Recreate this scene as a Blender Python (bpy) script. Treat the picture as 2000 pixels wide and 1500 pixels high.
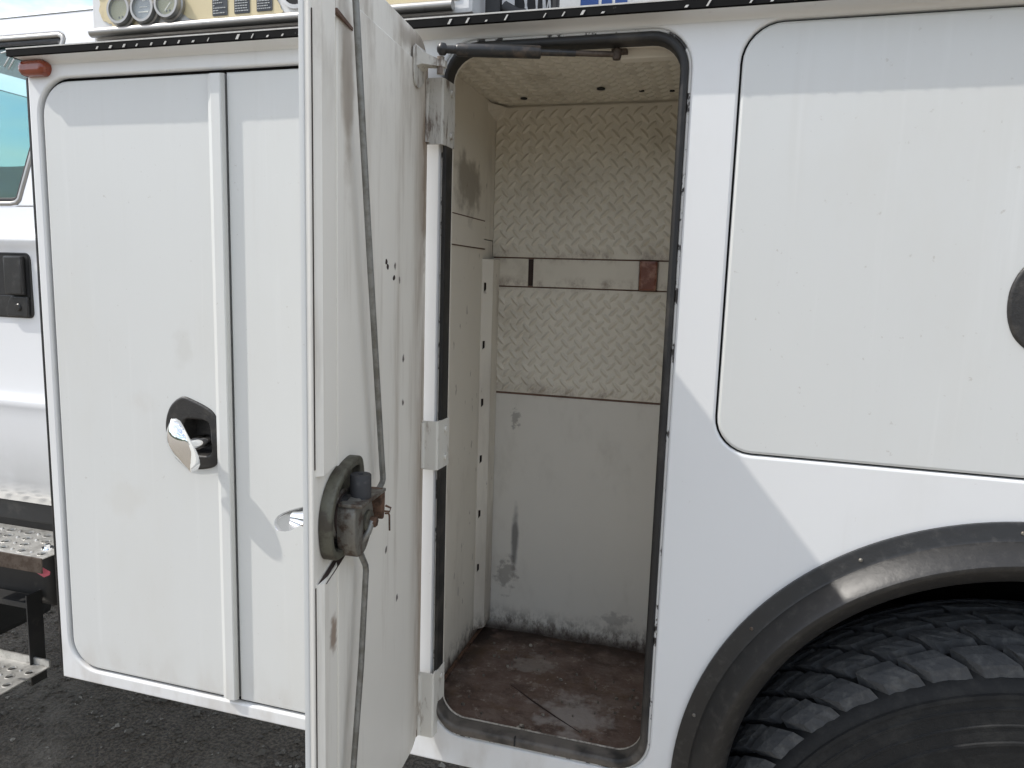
import bpy, bmesh, math, random
from mathutils import Vector, Matrix
from mathutils.geometry import tessellate_polygon
random.seed(7)
rad = math.radians
for o in list(bpy.data.objects): bpy.data.objects.remove(o)
scene = bpy.context.scene
COL = scene.collection

# ------------------------------------------------------------------ camera
yaw, pit, rol = rad(16.13), rad(8.12), rad(-1.78)
fw = Vector((-math.sin(yaw)*math.cos(pit), math.cos(yaw)*math.cos(pit), -math.sin(pit)))
rt = Vector((math.cos(yaw), math.sin(yaw), 0)); dn = fw.cross(rt)
cr, sr = math.cos(rol), math.sin(rol)
cx, cd = rt*cr + dn*sr, rt*(-sr) + dn*cr
cam_data = bpy.data.cameras.new('camera'); cam = bpy.data.objects.new('camera', cam_data); COL.objects.link(cam)
cam_data.sensor_width = 36; cam_data.lens = 36*1431/2000; cam_data.clip_start = .02; cam_data.clip_end = 3000
M = Matrix.Identity(4)
for i in range(3): M[i][0] = cx[i]; M[i][1] = -cd[i]; M[i][2] = -fw[i]
M[0][3], M[1][3], M[2][3] = 0, -1.19, 1.57
cam.matrix_world = M; scene.camera = cam

# ------------------------------------------------------------------ sky and sun
SUN = Vector((2.7, 1.0, -3.35)).normalized()          # direction the light travels
to = -SUN
elev, azim = math.asin(to.z), math.atan2(to.x, to.y)
world = bpy.data.worlds.new('World'); scene.world = world; world.use_nodes = True
nt = world.node_tree; nt.nodes.clear()
out = nt.nodes.new('ShaderNodeOutputWorld'); bg = nt.nodes.new('ShaderNodeBackground'); bg.inputs[1].default_value = .15
sky = nt.nodes.new('ShaderNodeTexSky'); sky.sky_type = 'NISHITA'; sky.sun_disc = False
sky.sun_elevation = elev; sky.sun_rotation = azim; sky.dust_density = 1.5; sky.altitude = 200
tc = nt.nodes.new('ShaderNodeTexCoord'); mp = nt.nodes.new('ShaderNodeMapping'); mp.inputs['Scale'].default_value = (1.6, 1.6, 4.2)
cn = nt.nodes.new('ShaderNodeTexNoise'); cn.inputs['Scale'].default_value = 2.6; cn.inputs['Detail'].default_value = 9; cn.inputs['Roughness'].default_value = .6
rp = nt.nodes.new('ShaderNodeValToRGB'); rp.color_ramp.elements[0].position = .40; rp.color_ramp.elements[1].position = .62
mx = nt.nodes.new('ShaderNodeMix'); mx.data_type = 'RGBA'; mx.inputs[7].default_value = (5.6, 5.65, 5.7, 1)
L = nt.links.new
L(tc.outputs['Generated'], mp.inputs[0]); L(mp.outputs[0], cn.inputs['Vector']); L(cn.outputs[0], rp.inputs[0])
L(rp.outputs[0], mx.inputs[0]); L(sky.outputs[0], mx.inputs[6]); L(mx.outputs[2], bg.inputs[0]); L(bg.outputs[0], out.inputs[0])
sl = bpy.data.lights.new('sun', 'SUN'); sl.energy = 2.0; sl.angle = rad(.6); sl.color = (1, .955, .89)
so = bpy.data.objects.new('sun', sl); COL.objects.link(so); so.rotation_euler = SUN.to_track_quat('-Z', 'Y').to_euler(); so.location = (-4, -3, 8)
scene.cycles.max_bounces = 8; scene.cycles.diffuse_bounces = 4; scene.cycles.glossy_bounces = 3; scene.cycles.transmission_bounces = 6
vs = scene.view_settings
vs.view_transform = 'Standard'; vs.look = 'None'; vs.exposure = .85; vs.gamma = 1; vs.use_curve_mapping = False

# ------------------------------------------------------------------ materials
MT = {}
def N(t, kind, **kw):
    n = t.nodes.new(kind)
    for k, v in kw.items(): n.inputs[k].default_value = v
    return n
def mixc(t, fac, a, b, mode='MIX'):
    m = t.nodes.new('ShaderNodeMix'); m.data_type = 'RGBA'; m.blend_type = mode
    for sock, v in ((0, fac), (6, a), (7, b)):
        if isinstance(v, bpy.types.NodeSocket): t.links.new(v, m.inputs[sock])
        elif isinstance(v, (int, float)): m.inputs[sock].default_value = v
        else: m.inputs[sock].default_value = (*v[:3], 1)
    return m.outputs[2]
def math_(t, op, a, b=None, clamp=False):
    m = t.nodes.new('ShaderNodeMath'); m.operation = op; m.use_clamp = clamp
    for i, v in enumerate((a, b)):
        if v is None: continue
        if isinstance(v, bpy.types.NodeSocket): t.links.new(v, m.inputs[i])
        else: m.inputs[i].default_value = v
    return m.outputs[0]
def ramp(t, src, lo, hi):
    m = t.nodes.new('ShaderNodeMapRange'); m.interpolation_type = 'SMOOTHSTEP'
    m.inputs[1].default_value, m.inputs[2].default_value = lo, hi
    t.links.new(src, m.inputs[0]); return m.outputs[0]
NC = {}
def noise(t, scale, detail=4, stretch=(1, 1, 1), rough=.55, off=0):
    key = (t.as_pointer(), scale, detail, stretch, rough, off)
    if key in NC: return NC[key]
    NC[key] = r = noise_(t, scale, detail, stretch, rough, off); return r
def noise_(t, scale, detail, stretch, rough, off):
    g = t.nodes.new('ShaderNodeNewGeometry'); mp = t.nodes.new('ShaderNodeMapping')
    mp.inputs['Scale'].default_value = stretch; mp.inputs['Location'].default_value = (off, off*.7, off*1.3)
    n = N(t, 'ShaderNodeTexNoise', Scale=scale, Detail=detail, Roughness=rough)
    t.links.new(g.outputs[0], mp.inputs[0]); t.links.new(mp.outputs[0], n.inputs['Vector']); return n.outputs[0]
def axis(t, i):
    g = t.nodes.new('ShaderNodeNewGeometry'); s = t.nodes.new('ShaderNodeSeparateXYZ'); t.links.new(g.outputs[0], s.inputs[0]); return s.outputs[i]
def blob(t, c, r, k=1.0, nz=.35, nscale=18):
    """soft irregular patch at world point c with radii r"""
    g = t.nodes.new('ShaderNodeNewGeometry'); v = t.nodes.new('ShaderNodeVectorMath'); v.operation = 'SUBTRACT'
    t.links.new(g.outputs[0], v.inputs[0]); v.inputs[1].default_value = c
    w = t.nodes.new('ShaderNodeVectorMath'); w.operation = 'DIVIDE'; t.links.new(v.outputs[0], w.inputs[0]); w.inputs[1].default_value = r
    l = t.nodes.new('ShaderNodeVectorMath'); l.operation = 'LENGTH'; t.links.new(w.outputs[0], l.inputs[0])
    d = math_(t, 'ADD', l.outputs['Value'], math_(t, 'MULTIPLY', math_(t, 'SUBTRACT', noise(t, nscale, 4), .5), nz*6))
    return math_(t, 'MULTIPLY', ramp(t, d, 1.0, .35), k)
def mat(name, base, rough=.5, metal=0.0, var=.08, vscale=5, dirt=None, amt=.5, dscale=14, lo=.55, hi=.75, stretch=(1, 1, 1),
        bump=0, bscale=60, spec=.5, coat=0, extra=None, rvar=.1, bdist=.004):
    m = bpy.data.materials.new(name); m.use_nodes = True; t = m.node_tree; b = t.nodes['Principled BSDF']
    c = mixc(t, noise(t, vscale, 5), [x*(1-var) for x in base], [min(1, x*(1+var)) for x in base])
    if dirt: c = mixc(t, math_(t, 'MULTIPLY', ramp(t, noise(t, dscale, 6, stretch, .65, 3), lo, hi), amt), c, dirt)
    if extra: c = extra(t, c)
    t.links.new(c, b.inputs['Base Color'])
    if rvar: t.links.new(math_(t, 'ADD', math_(t, 'MULTIPLY', noise(t, vscale*3, 3, off=5), rvar), rough-rvar/2, True), b.inputs['Roughness'])
    else: b.inputs['Roughness'].default_value = rough
    b.inputs['Metallic'].default_value = metal; b.inputs['Specular IOR Level'].default_value = spec
    b.inputs['Coat Weight'].default_value = coat; b.inputs['Coat Roughness'].default_value = .12
    if bump:
        bn = N(t, 'ShaderNodeBump', Strength=bump, Distance=bdist); t.links.new(noise(t, bscale, 3), bn.inputs['Height']); t.links.new(bn.outputs[0], b.inputs['Normal'])
    MT[name] = m; return m

RUST = (.10, .045, .022); GRIME = (.10, .085, .065); BROWN = (.20, .15, .10)
def body_dirt(t, c):
    c = mixc(t, blob(t, (-1.13, 0, 1.30), (.05, .2, .03), .10), c, (.45, .38, .30))
    c = mixc(t, blob(t, (-1.17, 0, 1.10), (.06, .2, .06), .14), c, (.5, .46, .38))
    c = mixc(t, blob(t, (-1.02, 0, 1.42), (.03, .2, .05), .16), c, (.4, .38, .33))
    c = mixc(t, math_(t, 'MULTIPLY', ramp(t, noise(t, 2.6, 6, (1, 1, .45), .65, 11), .46, .75), .26), c, (.56, .54, .48))
    c = mixc(t, math_(t, 'MULTIPLY', ramp(t, noise(t, 38, 4, (1, 1, .035), .6, 21), .56, .76), .14), c, (.80, .80, .79))
    c = mixc(t, math_(t, 'MULTIPLY', ramp(t, noise(t, 24, 4, (1, 1, .05), .6, 31), .58, .78), .12), c, (.48, .46, .41))
    g = math_(t, 'MULTIPLY', ramp(t, axis(t, 2), .80, .66), ramp(t, noise(t, 20, 5, (1, 1, .4)), .4, .7))
    return mixc(t, math_(t, 'MULTIPLY', g, .35), c, (.4, .35, .29))
mat('white_paint', (.73, .735, .73), .32, var=.025, vscale=2.5, dirt=(.36, .32, .27), amt=.35, dscale=70, lo=.665, hi=.74, extra=body_dirt, rvar=.08)
mat('white_panel', (.63, .638, .62), .30, var=.035, vscale=3, dirt=(.30, .26, .21), amt=.35, dscale=85, lo=.66, hi=.73, extra=body_dirt, rvar=.08)
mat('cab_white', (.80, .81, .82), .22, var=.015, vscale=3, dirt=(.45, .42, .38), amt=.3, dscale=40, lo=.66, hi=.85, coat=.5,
    extra=lambda t, c: mixc(t, math_(t, 'MULTIPLY', math_(t, 'MULTIPLY', ramp(t, axis(t, 2), 1.27, 1.05), ramp(t, noise(t, 9, 4), -.1, .7)), .5), c, (.42, .42, .40)))  # greys the lower cab: road film plus shade painted into the colour
def door_dirt(t, c):
    hs = math_(t, 'MULTIPLY', ramp(t, axis(t, 1), -.10, -.025), ramp(t, noise(t, 11, 7, (1, 1, .16), .68, 2), .30, .60))
    c = mixc(t, math_(t, 'MULTIPLY', hs, .85), c, (.25, .175, .11))
    tp = math_(t, 'MULTIPLY', ramp(t, axis(t, 2), 1.66, 1.95), ramp(t, noise(t, 16, 6, (1, 1, .3), .65, 8), .44, .68))
    c = mixc(t, math_(t, 'MULTIPLY', tp, .6), c, (.30, .25, .19))
    c = mixc(t, blob(t, (-.46, -.34, 1.80), (.2, .022, .14), .55, .25), c, (.25, .18, .12))
    c = mixc(t, blob(t, (-.47, -.395, 1.108), (.2, .012, .035), .8, .3, 40), c, (.22, .14, .09))
    c = mixc(t, blob(t, (-.5, -.026, 1.74), (.1, .026, .20), .8, .3, 18), c, (.21, .14, .085))
    c = mixc(t, blob(t, (-.49, -.06, 1.93), (.1, .10, .025), .6, .3, 18), c, (.24, .19, .14))
    for p in ((-.17, 1.585), (-.15, 1.565), (-.13, 1.37), (-.15, 1.05), (-.2, 1.15), (-.13, 1.44)):
        c = mixc(t, blob(t, (-.494, p[0], p[1]), (.1, .0055, .007), .95, .3, 90), c, (.05, .03, .025))
    return c
mat('door_inner', (.82, .79, .72), .5, var=.06, vscale=5, dirt=(.36, .30, .23), amt=.75, dscale=15, lo=.50, hi=.80, stretch=(1, 1, .10), extra=door_dirt, rvar=0)
mat('hinge_paint', (.52, .50, .45), .6, var=.12, vscale=20, dirt=(.13, .09, .065), amt=.9, dscale=75, lo=.50, hi=.64, stretch=(1, 1, .25), bump=.3, bscale=120)
mat('hinge_clean', (.66, .64, .58), .55, var=.08, vscale=20, dirt=(.25, .19, .14), amt=.7, dscale=60, lo=.55, hi=.70, stretch=(1, 1, .3))
def int_dirt(t, c):
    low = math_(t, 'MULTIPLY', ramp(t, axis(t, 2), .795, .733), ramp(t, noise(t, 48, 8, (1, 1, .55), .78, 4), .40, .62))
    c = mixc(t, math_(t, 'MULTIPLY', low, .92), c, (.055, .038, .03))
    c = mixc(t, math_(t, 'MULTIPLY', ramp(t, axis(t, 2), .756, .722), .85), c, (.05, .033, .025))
    c = mixc(t, blob(t, (-.452, .44, .95), (.012, .3, .10), .75, .12, 30), c, (.07, .07, .075))
    c = mixc(t, blob(t, (-.47, .44, .86), (.03, .3, .045), .5, .5, 60), c, (.10, .085, .075))
    c = mixc(t, blob(t, (-.20, .44, .79), (.05, .3, .02), .4, .5, 60), c, (.13, .11, .10))
    c = mixc(t, blob(t, (-.46, .44, 1.245), (.012, .3, .03), .5, .5, 120), c, (.11, .10, .09))
    return c
def back_dirt(t, c):
    c = int_dirt(t, c)
    # dirt creeping out of the sheet joints
    for z in (1.312, 1.5545, 1.6185):
        d = ramp(t, math_(t, 'ABSOLUTE', math_(t, 'SUBTRACT', axis(t, 2), z+.006)), .024, .001)
        c = mixc(t, math_(t, 'MULTIPLY', d, math_(t, 'MULTIPLY', ramp(t, noise(t, 26, 7, (1, 1, .8), .75, 12), .42, .72), .8)), c, (.17, .105, .075))
    return c
mat('cream_paint', (.66, .615, .52), .55, var=.10, vscale=4, dirt=(.30, .255, .19), amt=.55, dscale=7, lo=.50, hi=.80, extra=back_dirt, rvar=0)
mat('grey_sheet', (.63, .60, .535), .5, var=.07, vscale=4, dirt=(.34, .31, .26), amt=.45, dscale=9, lo=.50, hi=.80, stretch=(1, 1, .5), extra=back_dirt, rvar=0)
def lw_dirt(t, c):
    c = int_dirt(t, c)
    c = mixc(t, blob(t, (-.528, .27, 1.76), (.2, .09, .075), .65, .3, 22), c, (.14, .11, .075))
    c = mixc(t, math_(t, 'MULTIPLY', math_(t, 'MULTIPLY', ramp(t, axis(t, 1), .33, .43), ramp(t, noise(t, 14, 6, (1, 1, .2), .6, 6), .4, .65)), .5), c, (.20, .15, .12))
    c = mixc(t, math_(t, 'MULTIPLY', ramp(t, noise(t, 55, 3, (1, 1, .35), .6, 9), .66, .72), .6), c, (.10, .07, .05))
    return c
mat('wall_paint', (.72, .675, .585), .55, var=.07, vscale=4, dirt=(.36, .31, .24), amt=.5, dscale=8, lo=.5, hi=.8, stretch=(1, 1, .3), extra=lw_dirt, rvar=0)
def floor_dirt(t, c):
    c = mixc(t, ramp(t, noise(t, 14, 10, (1, 1.6, 1), .8, 1), .44, .62), c, (.165, .12, .098))
    c = mixc(t, math_(t, 'MULTIPLY', ramp(t, noise(t, 30, 10, off=7, rough=.82), .54, .62), .7), c, (.31, .26, .22))
    c = mixc(t, math_(t, 'MULTIPLY', ramp(t, noise(t, 11, 8, off=17, rough=.7), .52, .68), .7), c, (.105, .062, .03))
    c = mixc(t, blob(t, (-.24, .14, .72), (.085, .085, .3), .75, .4, 30), c, (.32, .29, .265))
    c = mixc(t, blob(t, (-.36, .30, .72), (.05, .05, .3), .55, .5, 40), c, (.28, .25, .22))
    c = mixc(t, ramp(t, noise(t, 48, 6, off=4, rough=.7), .64, .72), c, (.40, .35, .30))
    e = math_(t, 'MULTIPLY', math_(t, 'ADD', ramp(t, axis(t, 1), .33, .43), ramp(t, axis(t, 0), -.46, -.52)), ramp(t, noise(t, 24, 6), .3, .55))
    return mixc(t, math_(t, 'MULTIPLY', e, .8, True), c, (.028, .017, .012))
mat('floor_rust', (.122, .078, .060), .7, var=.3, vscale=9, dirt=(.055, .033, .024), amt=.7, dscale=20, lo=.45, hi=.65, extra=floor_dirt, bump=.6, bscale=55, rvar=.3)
mat('rust_patch', (.15, .040, .018), .35, var=.35, vscale=40, dirt=(.34, .18, .12), amt=.8, dscale=50, lo=.45, hi=.65, bump=.4)
mat('dark_gap', (.035, .022, .018), .9, var=.3, vscale=50)
mat('joint_rust', (.13, .078, .057), .85, var=.4, vscale=60)
mat('rubber', (.013, .013, .013), .55, var=.15, vscale=30, dirt=(.11, .09, .075), amt=.45, dscale=25, lo=.5, hi=.75, bump=.08)
mat('seal_dirty', (.013, .0125, .012), .55, var=.15, vscale=30, dirt=(.075, .065, .055), amt=.6, dscale=14, lo=.48, hi=.78, bump=.1,
    extra=lambda t, c: mixc(t, math_(t, 'MULTIPLY', ramp(t, axis(t, 2), .86, .74), ramp(t, noise(t, 22, 5), .25, .6)), c, (.12, .105, .09)))
mat('chipped_lip', (.62, .61, .58), .5, var=.1, vscale=30, dirt=(.03, .025, .022), amt=1, dscale=55, lo=.53, hi=.58, stretch=(1, 1, .5))
mat('rail_black', (.010, .010, .010), .85, spec=.12, var=.2, vscale=30, dirt=(.35, .34, .32), amt=.8, dscale=60, lo=.66, hi=.74, stretch=(1, 1, 1))
mat('lit_edge', (.50, .49, .46), .6, var=.35, vscale=90)  # pale tone of sunlit deck metal, held in the colour
mat('flare_plastic', (.017, .0165, .016), .43, var=.15, vscale=8, dirt=(.085, .08, .073), amt=.45, dscale=60, lo=.50, hi=.80, bump=.12, bscale=80, rvar=.2)
mat('well_black', (.02, .02, .02), .85)
mat('tyre_rubber', (.014, .0145, .015), .7, var=.2, vscale=12, spec=.3, dirt=(.036, .036, .034), amt=.6, dscale=24, lo=.45, hi=.72, bump=.25, bscale=120)
mat('tread_rubber', (.058, .060, .062), .9, var=.25, vscale=18, dirt=(.12, .12, .115), amt=.7, dscale=45, lo=.45, hi=.7, bump=.5, bscale=140)
mat('rim_dark', (.05, .048, .044), .6, var=.2, vscale=15, dirt=(.16, .13, .10), amt=.6, dscale=15)
mat('chrome', (.88, .89, .90), .06, 1.0, var=.02, dirt=(.35, .33, .30), amt=.4, dscale=40, lo=.62, hi=.8, rvar=.04)
mat('worn_chrome', (.52, .525, .53), .24, .95, var=.08, vscale=30, dirt=(.25, .22, .19), amt=.5, dscale=45, lo=.55, hi=.75)
mat('recess_black', (.022, .021, .020), .5, var=.2, vscale=30, dirt=(.10, .09, .075), amt=.5, dscale=40, lo=.5, hi=.75, bump=.25, bscale=200)
mat('latch_olive', (.115, .112, .085), .55, .35, var=.25, vscale=25, dirt=(.055, .045, .035), amt=.8, dscale=40, lo=.42, hi=.62, bump=.2, bscale=100)
mat('latch_steel', (.20, .19, .165), .5, .5, var=.25, vscale=40, dirt=(.07, .04, .025), amt=.85, dscale=45, lo=.45, hi=.62, bump=.3, bscale=140)
mat('rod_steel', (.27, .27, .255), .45, .6, var=.2, vscale=30, dirt=(.13, .12, .10), amt=.7, dscale=40, lo=.42, hi=.65, bump=.15, bscale=120)
mat('bumper_rubber', (.032, .032, .034), .6, var=.2, vscale=60, dirt=(.10, .095, .09), amt=.5, dscale=60)
mat('strut_black', (.018, .018, .018), .35, var=.2, vscale=30, dirt=(.14, .10, .07), amt=.6, dscale=35, lo=.5, hi=.72)
mat('rusty_steel', (.15, .085, .055), .7, .3, var=.3, vscale=50, dirt=(.05, .03, .02), amt=.8, dscale=60, lo=.45, hi=.6, bump=.4)
mat('old_steel', (.10, .078, .062), .6, .4, var=.3, vscale=50, dirt=(.05, .032, .022), amt=.7, dscale=60, lo=.45, hi=.6)
mat('amber', (.21, .034, .009), .25, var=.25, vscale=45, dirt=(.10, .02, .008), amt=.6, dscale=45, lo=.5, hi=.7, coat=.5)
mat('galv_step', (.50, .49, .46), .4, .55, var=.15, vscale=30, dirt=(.14, .13, .115), amt=.6, dscale=30, lo=.45, hi=.7, bump=.1)
mat('black_steel', (.02, .02, .02), .55, var=.2, vscale=20, dirt=(.08, .075, .065), amt=.5, dscale=20)
mat('pink_plastic', (.55, .12, .16), .5)
mat('cream_panel', (.66, .56, .34), .45, var=.05, vscale=10, dirt=(.40, .32, .18), amt=.5, dscale=30, lo=.55, hi=.75)
mat('case_white', (.72, .72, .71), .4, var=.04, vscale=8, dirt=(.40, .37, .33), amt=.5, dscale=20, lo=.55, hi=.75)
mat('alu_tube', (.38, .37, .35), .42, .8, var=.15, vscale=30, dirt=(.2, .18, .15), amt=.5, dscale=30)
mat('label_dark', (.045, .05, .055), .4, var=.1)
mat('label_text', (.42, .43, .42), .5, var=.2, vscale=200)
mat('gauge_face_olive', (.34, .33, .19), .3, var=.15, vscale=30)
mat('gauge_face_grey', (.30, .33, .36), .25, var=.1, vscale=30)
mat('gauge_mark', (.75, .75, .70), .5)
mat('blue_print', (.02, .07, .26), .4)
mat('rope_white', (.66, .66, .65), .7)
mat('ink_white', (.75, .78, .78), .6)
def grit_and_shade(t, c):
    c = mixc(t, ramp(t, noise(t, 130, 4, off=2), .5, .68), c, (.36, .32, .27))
    d = blob(t, (-1.2, 1.2, 0), (3.2, 1.75, 9), 1, .25, 2.2)  # dark patch paints the truck's shade into the ground colour
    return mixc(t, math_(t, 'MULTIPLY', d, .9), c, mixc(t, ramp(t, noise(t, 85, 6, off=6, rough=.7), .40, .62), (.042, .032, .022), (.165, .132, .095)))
mat('ground_gravel', (.27, .235, .185), .9, var=.25, vscale=2.5, dirt=(.33, .29, .235), amt=.8, dscale=40, lo=.46, hi=.64, bump=1.0, bscale=75, extra=grit_and_shade, bdist=.02)
mat('stone', (.13, .113, .09), .85, var=.5, vscale=22, dirt=(.34, .31, .26), amt=1, dscale=17, lo=.56, hi=.62)
mat('hill_green', (.045, .06, .03), .95, var=.4, vscale=.06)
g = bpy.data.materials.new('tinted_glass'); g.use_nodes = True; b = g.node_tree.nodes['Principled BSDF']
b.inputs['Base Color'].default_value = (.46, .66, .64, 1); b.inputs['Transmission Weight'].default_value = 1; b.inputs['Roughness'].default_value = .015; b.inputs['IOR'].default_value = 1.12
b.inputs['Coat Weight'].default_value = .6; b.inputs['Coat Roughness'].default_value = .02
MT['tinted_glass'] = g
g = bpy.data.materials.new('gauge_glass'); g.use_nodes = True; b = g.node_tree.nodes['Principled BSDF']
b.inputs['Alpha'].default_value = .10; b.inputs['Roughness'].default_value = .05; b.inputs['Base Color'].default_value = (.7, .75, .72, 1)
MT['gauge_glass'] = g

# ------------------------------------------------------------------ mesh helpers
WORLD = {}
def link(name, me, parent=None, loc=(0, 0, 0), rot=None, material=None):
    if material: 
        if not me.materials: me.materials.append(MT[material])
    o = bpy.data.objects.new(name, me); COL.objects.link(o)
    loc = Vector(loc)
    if parent: o.parent = parent; o.location = loc - WORLD[parent]
    else: o.location = loc
    if rot: o.rotation_euler = rot
    WORLD[o] = loc
    return o
def empty(name, loc=(0, 0, 0)):
    o = bpy.data.objects.new(name, None); COL.objects.link(o); o.location = loc; o.empty_display_size = .1; WORLD[o] = Vector(loc); return o
def tag(o, label=None, cat=None, group=None, kind=None):
    if label: o['label'] = label
    if cat: o['category'] = cat
    if group: o['group'] = group
    if kind: o['kind'] = kind
    return o
class MB:
    def __init__(s): s.v = []; s.f = []; s.sm = []
    def add(s, vs, fs, smooth=False):
        n = len(s.v); s.v += [Vector(p) for p in vs]; s.f += [[i+n for i in f] for f in fs]; s.sm += [smooth]*len(fs) if isinstance(smooth, bool) else smooth
        return s
    def mesh(s, name, material=None, center=True, angle=40, matrix=None):
        vs = [matrix @ p for p in s.v] if matrix else s.v
        c = Vector((0, 0, 0))
        if center:
            c = (Vector([min(p[i] for p in vs) for i in range(3)]) + Vector([max(p[i] for p in vs) for i in range(3)]))/2
        me = bpy.data.meshes.new(name); me.from_pydata([p-c for p in vs], [], s.f); 
        me.polygons.foreach_set('use_smooth', s.sm); me.update()
        bm = bmesh.new(); bm.from_mesh(me); bmesh.ops.recalc_face_normals(bm, faces=bm.faces); bm.to_mesh(me); bm.free()
        if any(s.sm): me.set_sharp_from_angle(angle=rad(angle)); me.polygons.foreach_set('use_smooth', s.sm); me.update()
        if material: me.materials.append(MT[material])
        return me, c
    def build(s, name, material, parent=None, angle=40, matrix=None):
        me, c = s.mesh(name, material, True, angle, matrix); return link(name, me, parent, c)
    def box(s, a, b, bev=0):
        (x0, y0, z0), (x1, y1, z1) = a, b
        x0, x1 = sorted((x0, x1)); y0, y1 = sorted((y0, y1)); z0, z1 = sorted((z0, z1))
        if bev <= 0:
            return s.add([(x, y, z) for x in (x0, x1) for y in (y0, y1) for z in (z0, z1)],
                         [(0, 1, 3, 2), (4, 6, 7, 5), (0, 4, 5, 1), (2, 3, 7, 6), (0, 2, 6, 4), (1, 5, 7, 3)])
        bm = bmesh.new(); bmesh.ops.create_cube(bm, size=1)
        for v in bm.verts: v.co = Vector(((x0+x1)/2+v.co.x*(x1-x0), (y0+y1)/2+v.co.y*(y1-y0), (z0+z1)/2+v.co.z*(z1-z0)))
        bmesh.ops.bevel(bm, geom=bm.edges[:], offset=bev, segments=2, affect='EDGES', profile=.6)
        bm.verts.index_update(); bm.normal_update(); s.add([v.co.copy() for v in bm.verts], [[v.index for v in f.verts] for f in bm.faces], [max(abs(q) for q in f.normal) < .999 for f in bm.faces]); bm.free(); return s
    def tube(s, pts, r, seg=12, caps=True):
        pts = [Vector(p) for p in pts]; rings = []; n = len(pts)
        rs = r if isinstance(r, (list, tuple)) else [r]*n
        up = None
        for i, p in enumerate(pts):
            d = (pts[min(i+1, n-1)] - pts[max(i-1, 0)]).normalized()
            if up is None: up = d.orthogonal().normalized()
            up = (up - d*up.dot(d)).normalized(); q = d.cross(up)
            rings.append([p + (up*math.cos(2*math.pi*k/seg) + q*math.sin(2*math.pi*k/seg))*rs[i] for k in range(seg)])
        vs = [v for rg in rings for v in rg]; fs = []; sm = []
        for i in range(n-1):
            for k in range(seg): fs.append((i*seg+k, i*seg+(k+1) % seg, (i+1)*seg+(k+1) % seg, (i+1)*seg+k)); sm.append(True)
        if caps: fs += [tuple(range(seg))[::-1], tuple((n-1)*seg+k for k in range(seg))]; sm += [False, False]
        return s.add(vs, fs, sm)
    def lathe(s, prof, c, ax='y', seg=64, a0=0, a1=2*math.pi, closed=True):
        vs = []; fs = []; m = len(prof); full = abs(a1-a0-2*math.pi) < 1e-6; cnt = seg if full else seg+1
        for k in range(cnt):
            a = a0 + (a1-a0)*k/seg
            for r, h in prof:
                if ax == 'y': vs.append((c[0]+r*math.cos(a), c[1]+h, c[2]+r*math.sin(a)))
                elif ax == 'x': vs.append((c[0]+h, c[1]+r*math.cos(a), c[2]+r*math.sin(a)))
                else: vs.append((c[0]+r*math.cos(a), c[1]+r*math.sin(a), c[2]+h))
        for k in range(seg):
            for i in range(m-1 + (1 if closed else 0)):
                j = (i+1) % m; k2 = (k+1) % cnt
                fs.append((k*m+i, k*m+j, k2*m+j, k2*m+i))
        return s.add(vs, fs, True)
    def plate(s, loops, thick, bev=0, seg=3, back=True, z=0.0):
        """flat sheet in local XY, front at z, back at z-thick; loops[0] outer, others holes"""
        def area(l): return sum(l[i][0]*l[(i+1) % len(l)][1]-l[(i+1) % len(l)][0]*l[i][1] for i in range(len(l)))/2
        L2 = []
        for i, l in enumerate(loops):
            l = [Vector((p[0], p[1])) for p in l]
            if (area(l) < 0) == (i == 0): l = l[::-1]
            L2.append(l)
        def off(l, d):
            r = []
            for i, p in enumerate(l):
                a = (p-l[i-1]).normalized(); b_ = (l[(i+1) % len(l)]-p).normalized()
                n1 = Vector((-a.y, a.x)); n2 = Vector((-b_.y, b_.x)); m = (n1+n2)
                m = m/max(.4, m.length_squared)*2 if m.length > 1e-6 else n1
                r.append(p+m*d)
            return r
        steps = [(bev*(1-math.sin(math.pi/2*k/seg)), bev*(1-math.cos(math.pi/2*k/seg))) for k in range(seg+1)] if bev > 0 else [(0, 0)]
        steps = steps + [(0, thick)]
        idx = []
        for l in L2:
            rings = []
            for d, h in steps:
                base = len(s.v); s.v += [Vector((p.x, p.y, z-h)) for p in (off(l, d) if d else l)]; rings.append(base)
            n = len(l)
            for k in range(len(steps)-1):
                for i in range(n):
                    j = (i+1) % n; s.f.append([rings[k]+i, rings[k+1]+i, rings[k+1]+j, rings[k]+j]); s.sm.append(bev > 0 or n > 12)
            idx.append((rings[0], rings[-1], n))
        for which in ((0, 1) if back else (0,)):
            poly = [[s.v[idx[q][which]+i] for i in range(idx[q][2])] for q in range(len(L2))]
            flat = [idx[q][which]+i for q in range(len(L2)) for i in range(idx[q][2])]
            for t3 in tessellate_polygon(poly): s.f.append([flat[i] for i in t3]); s.sm.append(False)
        return s
def rrect(x0, y0, x1, y1, r, n=8):
    pts = []
    for cx_, cy_, a in ((x1-r, y1-r, 0), (x0+r, y1-r, 90), (x0+r, y0+r, 180), (x1-r, y0+r, 270)):
        for k in range(n+1):
            t = rad(a+90*k/n); pts.append((cx_+r*math.cos(t), cy_+r*math.sin(t)))
    return pts
def circ(x, y, r, n=16): return [(x+r*math.cos(2*math.pi*k/n), y+r*math.sin(2*math.pi*k/n)) for k in range(n)]
def smooth_loop(pts, k=6):
    r = []; n = len(pts)
    for i in range(n):
        p0, p1, p2, p3 = [Vector(pts[(i+j-1) % n]) for j in range(4)]
        for q in range(k):
            t = q/k; r.append(tuple(.5*((2*p1)+(p2-p0)*t+(2*p0-5*p1+4*p2-p3)*t*t+(3*p1-p0-3*p2+p3)*t**3)))
    return r
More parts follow.
